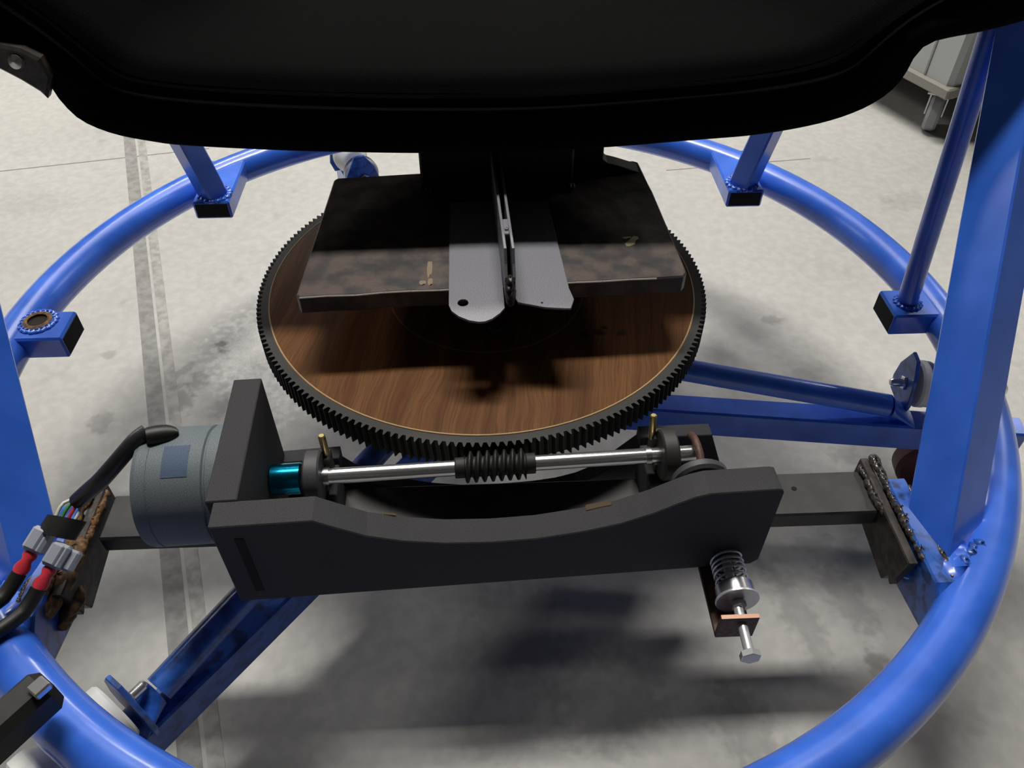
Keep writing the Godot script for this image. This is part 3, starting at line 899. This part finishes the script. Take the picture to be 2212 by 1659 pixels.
# ---------------------------------------------------------------- spring adjuster
func spring_adjuster() -> void:
	var t := thing("spring_adjuster", "coil spring with a chrome bolt in a brown bent bracket at the cradle's front right", "spring adjuster", Vector3(0.16, 0.226, 0.3))
	var x := 0.1615
	var y := 0.2424
	# bracket: strip under the spring, bent up at its end
	var b := MB.new()
	b.box(Vector3(0.158, 0.2275, 0.296), Vector3(0.0125, 0.0015, 0.045), Vector3.RIGHT, Vector3.UP, Vector3.BACK, 0.0005)
	b.box(Vector3(0.158, 0.2380, 0.3395), Vector3(0.0125, 0.0118, 0.0016), Vector3.RIGHT, Vector3.UP, Vector3.BACK, 0.0005)
	put("bent_bracket", b, M.primer, t)
	var ed := MB.new()
	ed.box(Vector3(0.158, 0.24995, 0.3395), Vector3(0.0124, 0.0003, 0.0015), Vector3.RIGHT, Vector3.UP, Vector3.BACK, 0.0001)
	put("bare_edge", ed, M.copper, t)
	var s := MB.new()
	var path := PackedVector3Array()
	var turns := 6.0
	for i in 145:
		var q := i / 144.0
		var a := TAU * turns * q
		var z := 0.2850 + 0.0275 * (q + 0.05 * sin(q * TAU))
		path.append(Vector3(x + cos(a) * 0.0106, y + sin(a) * 0.0106, z))
	s.tube(path, 0.0009, 8)
	put("coil_spring", s, M.zinc, t)
	var r := MB.new()
	r.rod(Vector3(x, y, 0.285), Vector3(x - 0.0015, y, 0.361), 0.0032, 18)
	put("bolt", r, M.zinc, t)
	var c := MB.new()
	c.lathe(PackedVector2Array([Vector2(0.0032, 0), Vector2(0.0118, 0), Vector2(0.0128, 0.0008), Vector2(0.0128, 0.0090), Vector2(0.0032, 0.0094)]), Vector3(x, y, 0.3127), Vector3.BACK, 40)
	put("collar", c, M.chrome, t)
	var w := MB.new()
	w.lathe(PackedVector2Array([Vector2(0.0032, 0), Vector2(0.0142, 0), Vector2(0.0146, 0.0005), Vector2(0.0146, 0.0018), Vector2(0.0142, 0.0022), Vector2(0.0032, 0.0022)]), Vector3(x, y, 0.3222), Vector3.BACK, 44)
	put("washer", w, M.zinc, t)
	var n := MB.new()
	n.hexnut(Vector3(x, y, 0.3246), Vector3.BACK, 0.0052, 0.0052)
	put("nut", n, M.chrome, t)
	var h := MB.new()
	h.hexnut(Vector3(x - 0.0015, y, 0.3600), Vector3.BACK, 0.0068, 0.0048)
	put("bolt_head", h, M.zinc, t)

# ---------------------------------------------------------------- cable with connectors
func smooth_path(k: Array, n: int) -> PackedVector3Array:
	var c := Curve3D.new()
	for i in k.size():
		var a: Vector3 = k[maxi(i - 1, 0)]
		var b: Vector3 = k[mini(i + 1, k.size() - 1)]
		c.add_point(k[i], -(b - a) / 6.0, (b - a) / 6.0)
	var out := PackedVector3Array()
	for i in n:
		out.append(c.sample_baked(c.get_baked_length() * i / (n - 1.0), true))
	return out

func cable() -> void:
	var t := thing("motor_cable", "black motor cable with coloured wires, grey connectors and red boots by the left post", "cable", Vector3(-0.30, 0.22, 0.24))
	var end := Vector3(-0.2940, 0.2560, 0.2329)
	var sh := MB.new()
	var pth := smooth_path([Vector3(-0.2368, 0.3022, 0.2110), Vector3(-0.2435, 0.3000, 0.2160), Vector3(-0.2515, 0.2940, 0.2225), Vector3(-0.2625, 0.2845, 0.2290), Vector3(-0.2718, 0.2760, 0.2322), Vector3(-0.2832, 0.2660, 0.2329), end], 24)
	sh.tube(pth, 0.0060, 16)
	put("sheath", sh, M.rubber, t)
	var dir := Vector3(-0.0340 + 0.0085, -0.0240, 0.0500).normalized()
	var side := dir.cross(Vector3(0.0, 0.715, 0.70)).normalized()
	if side.x > 0: side = -side
	var nrm := side.cross(dir).normalized()
	if nrm.y < 0: nrm = -nrm
	var names := ["wirewhite", "green", "red", "wirewhite"]
	for i in 4:
		var w := MB.new()
		var s0 := side * (0.003 - 0.002 * i)
		var s1 := side * (0.0075 - 0.0045 * i)
		w.tube(smooth_path([end + s0, end + dir * 0.007 + s1 * 1.0 + nrm * 0.002, end + dir * 0.022 + s1 * 0.8], 8), 0.0012, 8)
		put("wire", w, M[names[i]], t)
	# loop of black tape round the wires
	var g := []
	for i in 3:
		var row := PackedVector3Array()
		for j in 20:
			var a := TAU * j / 20.0
			row.append(end + dir * (0.0135 + 0.007 * i + 0.003 * cos(a)) + side * cos(a) * 0.0130 + nrm * sin(a) * 0.0085)
		g.append(row)
	var tp := MB.new()
	tp.grid(g, true)
	tp.grid([g[2], PackedVector3Array(Array(g[2]).map(func(p): return p - (p - end - dir * 0.03) * 0.12)), PackedVector3Array(Array(g[0]).map(func(p): return p - (p - end - dir * 0.015) * 0.12)), g[0]], true)
	put("tape_loop", tp, M.black, t)
	for i in 2:
		var s0 := side * (0.0085 - 0.0170 * i) + dir * (0.004 if i == 1 else 0.0)
		var c := MB.new()
		var c0 := end + dir * 0.034 + s0
		c.box(c0, Vector3(0.0068, 0.0062, 0.0088), side, nrm, dir, 0.002)
		c.box(c0 + nrm * 0.0056 + side * 0.001, Vector3(0.0042, 0.0022, 0.0076), side, nrm, dir, 0.0012)
		if i == 1:
			c.box(c0 - side * 0.0085 - nrm * 0.003, Vector3(0.004, 0.0045, 0.0075), side, nrm, dir, 0.0015)
		put("connector", c, M.conn, t)
		var b := MB.new()
		var e := c0 + dir * 0.0085
		b.tube(smooth_path([e, e + dir * 0.004, e + dir * 0.0075, e + dir * 0.012, e + dir * 0.0165], 14), [0.004, 0.0044, 0.0048, 0.0048, 0.0040, 0.0036, 0.0038, 0.0044, 0.0050, 0.0053, 0.0053, 0.0050, 0.0044, 0.0034], 14)
		put("boot", b, M.red, t)
		var tb := MB.new()
		var f := e + dir * 0.016
		tb.tube(smooth_path([f, f + dir * 0.012, f + dir * 0.024 + Vector3(0, 0.004, 0), f + dir * 0.045 + Vector3(-0.010, 0.016, 0.002), f + dir * 0.07 + Vector3(-0.04, 0.036, 0.0)], 16), 0.0052, 12)
		put("lead", tb, M.black, t)

# ---------------------------------------------------------------- steel plate and pedestal
func seat_plate() -> void:
	var t := thing("steel_plate", "thick rough brown steel plate lying over the toothed wheel", "steel plate", Vector3(0.006, 0.33, 0))
	var y := 0.33
	var p := PackedVector2Array([Vector2(-0.1435, 0.0995), Vector2(-0.1462, 0.0960), Vector2(-0.1375, -0.078), Vector2(-0.1345, -0.0815), Vector2(-0.05, -0.088), Vector2(0.148, -0.1030), Vector2(0.1525, -0.1000), Vector2(0.1555, -0.062), Vector2(0.1572, -0.046), Vector2(0.1632, 0.068), Vector2(0.1635, 0.0795), Vector2(0.1598, 0.0845)])
	var rng := RandomNumberGenerator.new()
	rng.seed = 4
	for i in range(1, 14):      # a hand-cut, slightly ragged front edge
		var q := i / 14.0
		p.append(Vector2(lerpf(0.1598, -0.1435, q), lerpf(0.0845, 0.0995, q) + rng.randf_range(-0.0006, 0.0006) - (0.0012 if i > 9 and i < 12 else 0.0)))
	var b := MB.new()
	b.prism(p, Vector3(0, y, 0), Vector3.RIGHT, Vector3.BACK, 0.0165, 0.0013)
	put("plate", b, M.plate, t)
	# bright worn front arris
	var ar := MB.new()
	for i in range(12, p.size()):
		var a := p[i]
		var c := p[(i + 1) % p.size()]
		if (a - c).length() > 0.05: continue
		ar.beam(Vector3(a.x, y - 0.0009, a.y - 0.0004), Vector3(c.x, y - 0.0009, c.y - 0.0004), 0.0014, 0.0014, Vector3(0, 0.7, 0.7), 0.0003)
	put("worn_edge", ar, M.wornsteel, t, Vector3.ZERO, "bright worn front edge")
	var col := MB.new()
	col.lathe(PackedVector2Array([Vector2(0, 0.2686), Vector2(0.05, 0.2686), Vector2(0.05, 0.3138), Vector2(0, 0.3138)]), Vector3(0.004, 0, -0.01), Vector3.UP, 32)
	put("spacer", col, M.black, t)
	var ped := MB.new()
	ped.prism(PackedVector2Array([Vector2(-0.0548, 0.3301), Vector2(0.0845, 0.3301), Vector2(0.0845, 0.3940), Vector2(-0.0548, 0.3945)]), Vector3(0, 0, -0.080), Vector3.RIGHT, Vector3.UP, 0.024, 0.002)
	ped.prism(PackedVector2Array([Vector2(0.080, 0.3301), Vector2(0.150, 0.3301), Vector2(0.1290, 0.3374), Vector2(0.1195, 0.3400), Vector2(0.1150, 0.3439), Vector2(0.1140, 0.3930), Vector2(0.080, 0.3930)]), Vector3(0, 0, -0.098), Vector3.RIGHT, Vector3.UP, 0.018, 0.001)
	put("pedestal", ped, M.black, t, Vector3.ZERO, "black pedestal under the seat")
	var wl := MB.new()
	bead(Vector3(-0.05, 0.3315, -0.0545), Vector3(-0.018, 0.3315, -0.0545), 0.003, 8, 61, wl)
	bead(Vector3(0.078, 0.3315, -0.0545), Vector3(0.084, 0.333, -0.0545), 0.003, 3, 62, wl)
	put("weld_bead", wl, M.darkrust, t)
	for q in [[Vector2(0.126, 0.034), Vector2(0.009, 0.0035), 0.9], [Vector2(0.1225, 0.0285), Vector2(0.004, 0.0015), 0.2], [Vector2(-0.0435, 0.066), Vector2(0.0022, 0.012), 0.1], [Vector2(-0.0425, 0.0835), Vector2(0.002, 0.005), 0.3], [Vector2(-0.0485, 0.0845), Vector2(0.0028, 0.003), 0.0]]:
		var m := MB.new()
		var poly := PackedVector2Array()
		for i in 10:
			var a := TAU * i / 10.0
			poly.append(q[0] + Vector2(cos(a) * q[1].x, sin(a) * q[1].y * (1.0 + 0.35 * sin(i * 2.3))).rotated(-q[2] if q[1].x > 0.0035 else 0.0))
		m.prism(poly, Vector3(0, y + 0.0003, 0), Vector3.RIGHT, Vector3.BACK, 0.0003, 0.00005)
		put("paint_fleck", m, M.cream if q[1].x > 0.0035 else M.plateedge2, t)

func seat_bracket() -> void:
	var t := thing("seat_bracket", "two grey painted steel angle pieces back to back on the front of the steel plate", "bracket", Vector3(0.016, 0.3302, 0.06))
	var y := 0.3322
	# left flange with a rounded front and a hole
	var lp := PackedVector2Array([Vector2(-0.0285, -0.03), Vector2(-0.0272, 0.1165), Vector2(-0.0250, 0.1235), Vector2(-0.0195, 0.1300), Vector2(-0.0120, 0.1350), Vector2(-0.0045, 0.1372), Vector2(0.0000, 0.1368), Vector2(0.0055, 0.1338), Vector2(0.0115, 0.1275), Vector2(0.0152, 0.1215), Vector2(0.0122, -0.03)])
	var hole := PackedVector2Array()
	for i in 20:
		hole.append(Vector2(-0.0164, 0.1140) + Vector2.from_angle(TAU * i / 20.0) * Vector2(0.0042, 0.0044))
	var b := MB.new()
	flat_with_hole(b, lp, hole, y, 0.002)
	put("left_flange", b, M.bracket, t)
	var r := MB.new()
	r.prism(PackedVector2Array([Vector2(0.0222, -0.03), Vector2(0.0590, -0.03), Vector2(0.0665, 0.0990), Vector2(0.0690, 0.1130), Vector2(0.0655, 0.1240), Vector2(0.0600, 0.1238), Vector2(0.0460, 0.1220), Vector2(0.0255, 0.1150), Vector2(0.0240, 0.11)]), Vector3(0, y, 0), Vector3.RIGHT, Vector3.BACK, 0.002, 0.0003)
	put("right_flange", r, M.bracket, t)
	var h2 := MB.new()
	h2.rod(Vector3(0.044, y - 0.0005, 0.1165), Vector3(0.044, y + 0.0001, 0.1165), 0.0010, 12, 0.00005)
	put("punch_mark", h2, M.void, t)
	# upright webs: two sheets with a slot between, tied by a small block
	for s in [-1.0, 1.0]:
		var w := MB.new()
		var wp := PackedVector2Array([Vector2(-0.0545, 0.3305), Vector2(0.110, 0.3305), Vector2(0.112, 0.338), Vector2(0.107, 0.3455), Vector2(0.110, 0.352), Vector2(0.104, 0.360), Vector2(0.0985, 0.3705), Vector2(-0.0545, 0.3705)])
		var q := PackedVector2Array()
		for e in wp:
			q.append(Vector2(e.x, e.y))
		w.prism(q, Vector3(0.0176 + 0.0030 * s + 0.0011, 0, 0.0), Vector3.BACK, Vector3.UP, 0.0022, 0.0003)
		for i in w.v.size():      # the webs run a little askew
			w.v[i].x += (w.v[i].z - 0.05) * 0.042
		put("web", w, M.bracket, t)
	var k := MB.new()
	k.box(Vector3(0.0182, 0.3555, 0.0685), Vector3(0.0024, 0.0148, 0.0105), Vector3(1, 0, 0), Vector3.UP, Vector3.BACK, 0.0006)
	put("spacer_block", k, M.bracket, t)
	var sp := MB.new()
	sp.blob(Vector3(0.0186, 0.3710, 0.0735), Vector3(0.0016, 0.0012, 0.0016), 0.4)
	put("weld_spot", sp, M.steel, t)
	var tn := MB.new()
	bead(Vector3(0.0195, 0.352, 0.1105), Vector3(0.0200, 0.333, 0.1165), 0.0032, 7, 88, tn)
	put("torn_end", tn, M.darkrust, t)

func flat_with_hole(b: MB, poly: PackedVector2Array, hole: PackedVector2Array, y: float, th: float) -> void:
	# bridge the hole into the outline so that one triangulation covers the sheet
	var hp := hole.duplicate()
	hp.reverse()
	var best := [1e9, 0, 0]
	for i in poly.size():
		for j in hp.size():
			var d := poly[i].distance_to(hp[j])
			if d < best[0]: best = [d, i, j]
	var area := 0.0
	for i in poly.size():
		area += poly[i].cross(poly[(i + 1) % poly.size()])
	var ha := 0.0
	for i in hp.size():
		ha += hp[i].cross(hp[(i + 1) % hp.size()])
	if area * ha > 0:
		hp.reverse(); best[2] = hp.size() - 1 - best[2]
	var o := PackedVector2Array()
	for i in poly.size():
		var k: int = (best[1] + i) % poly.size()
		o.append(poly[k])
	o.append(poly[best[1]] + Vector2(0.00001, 0.00001))
	for i in hp.size() + 1:
		o.append(hp[(best[2] + i) % hp.size()] + (Vector2(0.00001, 0.0) if i == hp.size() else Vector2.ZERO))
	var tr := Geometry2D.triangulate_polygon(o)
	for i in range(0, tr.size(), 3):
		for q in [[y, Vector3.UP], [y - th, Vector3.DOWN]]:
			b.flat(Vector3(o[tr[i]].x, q[0], o[tr[i]].y), Vector3(o[tr[i + 1]].x, q[0], o[tr[i + 1]].y), Vector3(o[tr[i + 2]].x, q[0], o[tr[i + 2]].y), q[1])
	for pair in [[poly, 1.0], [hole, -1.0]]:
		var c := Vector2.ZERO
		for e in pair[0]: c += e / pair[0].size()
		for i in pair[0].size():
			var p: Vector2 = pair[0][i]
			var q: Vector2 = pair[0][(i + 1) % pair[0].size()]
			var out: Vector2 = ((p + q) / 2 - c) * pair[1]
			b.quadf(Vector3(p.x, y, p.y), Vector3(q.x, y, q.y), Vector3(q.x, y - th, q.y), Vector3(p.x, y - th, p.y), Vector3(out.x, 0, out.y))

# ---------------------------------------------------------------- seat
func seat() -> void:
	var t := thing("seat", "broad black fabric seat cushion filling the top of the view over the steel plate", "seat", Vector3(0, 0.41, 0))
	# outline of the front face, seen from the front: lower edge from left to right
	var key := [Vector2(-0.50, 0.600), Vector2(-0.3961, 0.5338), Vector2(-0.3702, 0.5004), Vector2(-0.3425, 0.4773), Vector2(-0.3300, 0.4683), Vector2(-0.3202, 0.4599), Vector2(-0.3173, 0.4486), Vector2(-0.3101, 0.4339), Vector2(-0.2997, 0.4247), Vector2(-0.2816, 0.4163), Vector2(-0.2553, 0.4100), Vector2(-0.2313, 0.4063), Vector2(-0.1604, 0.4008), Vector2(-0.1024, 0.3979), Vector2(-0.0473, 0.3959), Vector2(0.0233, 0.3948), Vector2(0.0979, 0.3976), Vector2(0.1724, 0.4025), Vector2(0.2243, 0.4063), Vector2(0.2675, 0.4137), Vector2(0.2949, 0.4222), Vector2(0.3138, 0.4325), Vector2(0.3261, 0.4450), Vector2(0.3313, 0.4576), Vector2(0.3335, 0.4692), Vector2(0.3395, 0.4774), Vector2(0.3537, 0.4812), Vector2(0.3701, 0.4840), Vector2(0.3859, 0.4875), Vector2(0.4020, 0.4919), Vector2(0.4372, 0.5035), Vector2(0.50, 0.530)]
	var c := Curve2D.new()
	for i in key.size():
		var a: Vector2 = key[maxi(i - 1, 0)]
		var b: Vector2 = key[mini(i + 1, key.size() - 1)]
		var l := minf(key[i].distance_to(a) if i > 0 else 1.0, key[i].distance_to(b) if i < key.size() - 1 else 1.0)
		var d := (b - a).normalized() * l * 0.33
		c.add_point(key[i], -d, d)
	var n := 130
	var edge := []
	for i in n:
		edge.append(c.sample_baked(c.get_baked_length() * i / (n - 1.0), true))
	var nor := []
	for i in n:
		var d: Vector2 = (edge[mini(i + 2, n - 1)] - edge[maxi(i - 2, 0)]).normalized()
		nor.append(Vector2(-d.y, d.x))
	var z0 := 0.013
	var f := FastNoiseLite.new()
	f.seed = 5; f.frequency = 1.0
	var rows := []
	# back underside to the front edge
	for q in [[0.03, -0.33], [0.01, -0.325], [0.0, -0.31], [0.0, -0.24], [0.0, -0.17], [0.0, -0.10], [0.0, -0.05], [0.0, -0.020], [0.0008, z0 - 0.018], [0.003, z0 - 0.009], [0.0065, z0 - 0.004], [0.011, z0 - 0.003], [0.017, z0 - 0.005], [0.023, z0 - 0.009], [0.028, z0 - 0.013], [0.0310, z0 - 0.0150], [0.0330, z0 - 0.0200], [0.0345, z0 - 0.0190], [0.0365, z0 - 0.0105], [0.0382, z0 - 0.0108], [0.0395, z0 - 0.0150], [0.0430, z0 - 0.0165], [0.0455, z0 - 0.0155], [0.0475, z0 - 0.0195], [0.053, z0 - 0.021], [0.062, z0 - 0.029]]:
		rows.append(q)
	var g := []
	for q in rows:
		var line := PackedVector3Array()
		for i in n:
			var e: Vector2 = edge[i] + nor[i] * q[0]
			var z: float = q[1]
			if q[0] > 0.03 and q[1] > -0.1:
				z += 0.0022 * f.get_noise_2d(e.x * 9.0, q[0] * 160.0)
			line.append(Vector3(e.x, e.y, z))
		for pass_ in (int((q[0] - 0.025) * 1200.0) if q[0] > 0.027 and q[1] > -0.1 else 0):
			var was := line.duplicate()
			for i in range(1, n - 1):
				line[i] = (was[i - 1] + was[i] * 2.0 + was[i + 1]) / 4.0
		g.append(line)
	# the dished top running back from the front edge, then down behind
	for q in 12:
		var k := (q + 1) / 12.0
		var line := PackedVector3Array()
		for i in n:
			var e: Vector2 = edge[i] + nor[i] * (0.062 + 0.012 * sin(k * PI * 0.9))
			var z := lerpf(z0 - 0.035, -0.315, k)
			line.append(Vector3(e.x, e.y + 0.020 * k + 0.003 * f.get_noise_2d(e.x * 6.0, z * 6.0), z))
		for pass_ in 60 + 4 * q:      # the folds soften away from the edge
			var was := line.duplicate()
			for i in range(1, n - 1):
				line[i] = (was[i - 1] + was[i] * 2.0 + was[i + 1]) / 4.0
		g.append(line)
	for q in [[0.055, -0.325], [0.03, -0.33]]:
		var line := PackedVector3Array()
		for i in n:
			var e: Vector2 = edge[i] + nor[i] * q[0]
			line.append(Vector3(e.x, e.y, q[1]))
		g.append(line)
	var b := MB.new()
	for line in g:           # the cushion narrows towards its back
		for i in n:
			line[i].x *= 1.0 - 0.42 * smoothstep(0.0, 0.22, -line[i].z)
	b.grid(g, false, false)
	for s in [0, n - 1]:     # close the two sides
		var mid := Vector3.ZERO
		for line in g: mid += line[s] / g.size()
		for i in g.size():
			b.flat(g[i][s], g[(i + 1) % g.size()][s], mid, Vector3(-1 if s == 0 else 1, 0, 0))
	put("cushion", b, M.fabric, t)
	var lug := MB.new()
	lug.prism(PackedVector2Array([Vector2(-0.3900, 0.5180), Vector2(-0.3353, 0.4935), Vector2(-0.3208, 0.4901), Vector2(-0.3103, 0.4830), Vector2(-0.3078, 0.4690), Vector2(-0.3169, 0.4535), Vector2(-0.3203, 0.4590), Vector2(-0.3300, 0.4676), Vector2(-0.3425, 0.4766), Vector2(-0.3730, 0.5010)]), Vector3(0, 0, 0.005), Vector3.RIGHT, Vector3.UP, 0.0105, 0.002)
	put("side_lug", lug, M.darkrust, t, Vector3.ZERO, "worn dark metal lug at the seat's corner")
	var sc := MB.new()
	sc.lathe(PackedVector2Array([Vector2(0, 0), Vector2(0.0055, 0), Vector2(0.005, 0.003), Vector2(0, 0.0045)]), Vector3(-0.3265, 0.4815, 0.0150), Vector3(-0.1, 0.3, 1), 16)
	put("screw", sc, M.chrome, t)

# ---------------------------------------------------------------- hold-down bar over the near left of the ring
func clamp_bar() -> void:
	var a := deg_to_rad(126.0)
	var r := Vector3(cos(a), 0, sin(a))
	var g := Vector3(-sin(a), 0, cos(a))
	var t := thing("hold_down_bar", "short black bar with a chrome nut reaching over the near left of the ring", "clamp bar", r * 0.50 + Vector3(0, 0.262, 0))
	var b := MB.new()
	b.beam(r * 0.4525 + Vector3(0, 0.249, 0), r * 0.62 + Vector3(0, 0.249, 0), 0.0235, 0.026, g, 0.005)
	put("bar", b, M.black, t)
	var n := MB.new()
	n.box(r * 0.4585 + Vector3(0, 0.2635, 0) - g * 0.0065, Vector3(0.0050, 0.0028, 0.0050), r, Vector3.UP, g, 0.001)
	put("nut", n, M.chrome, t)
	var st := MB.new()
	st.beam(r * 0.545 + Vector3(0, 0.128, 0), r * 0.545 + Vector3(0, 0.247, 0), 0.022, 0.018, g, 0.002)
	put("upright", st, M.bluedirty, t)

# ---------------------------------------------------------------- equipment cart at the far right
func cart() -> void:
	var c := Vector3(0.846, 0.082, -0.762)
	var t := thing("equipment_cart", "grey boxy cart on caster wheels on the far floor behind the right post", "cart", Vector3(1.0, 0, -1.0))

	# left face runs back and left from the near corner, right face runs back and right
	var lx := Vector3(-0.36, 0, -0.93).normalized()
	var rx := Vector3(0.93, 0, -0.36).normalized()
	var w := 0.75
	var d := 0.55
	var mid := c + lx * w / 2 + rx * d / 2
	var b := MB.new()
	b.box(mid + Vector3(0, 0.45, 0), Vector3(d / 2, 0.44, w / 2), rx, Vector3.UP, -lx, 0.008)
	put("cabinet", b, M.cart, t)
	var lip := MB.new()
	lip.box(mid + Vector3(0, 0.008, 0), Vector3(d / 2 + 0.008, 0.010, w / 2 + 0.008), rx, Vector3.UP, -lx, 0.003)
	put("bottom_lip", lip, M.cartdark, t)
	var gr := MB.new()
	gr.box(c + lx * 0.06 - rx * 0.0003 + Vector3(0, 0.45, 0), Vector3(0.0015, 0.43, 0.0022), rx, Vector3.UP, -lx, 0.0003)
	put("panel_seam", gr, M.cartdark, t)
	for q in [[0.035, 0.03], [w - 0.05, 0.03], [0.035, d - 0.04], [w - 0.05, d - 0.04]]:
		var o: Vector3 = c + lx * q[0] + rx * q[1]
		o.y = 0
		var f := MB.new()
		var ax := Vector3(0.85, 0, 0.5).normalized()
		for s in [-1.0, 1.0]:
			f.beam(o + ax * 0.015 * s + Vector3(0, 0.03, 0), o + ax * 0.015 * s + Vector3(0, 0.076, 0), 0.018, 0.003, Vector3.UP.cross(ax), 0.0005)
		f.box(o + Vector3(0, 0.0745, 0), Vector3(0.022, 0.002, 0.022), ax, Vector3.UP, Vector3.UP.cross(ax), 0.0006)
		var cas := put("caster", f, M.steel, t)
		var wh := MB.new()
		wh.lathe(PackedVector2Array([Vector2(0.004, -0.012), Vector2(0.031, -0.012), Vector2(0.035, -0.007), Vector2(0.035, 0.007), Vector2(0.031, 0.012), Vector2(0.004, 0.012)]), o + Vector3(0, 0.035, 0), ax, 28)
		put("wheel", wh, M.wheelgrey, cas)
	var tr := MB.new()
	tr.box(mid + Vector3(0, -0.045, 0) + lx * 0.06 + rx * 0.05, Vector3(d / 2 - 0.10, 0.018, w / 2 - 0.12), rx, Vector3.UP, -lx, 0.003)
	put("lower_tray", tr, M.black, t)
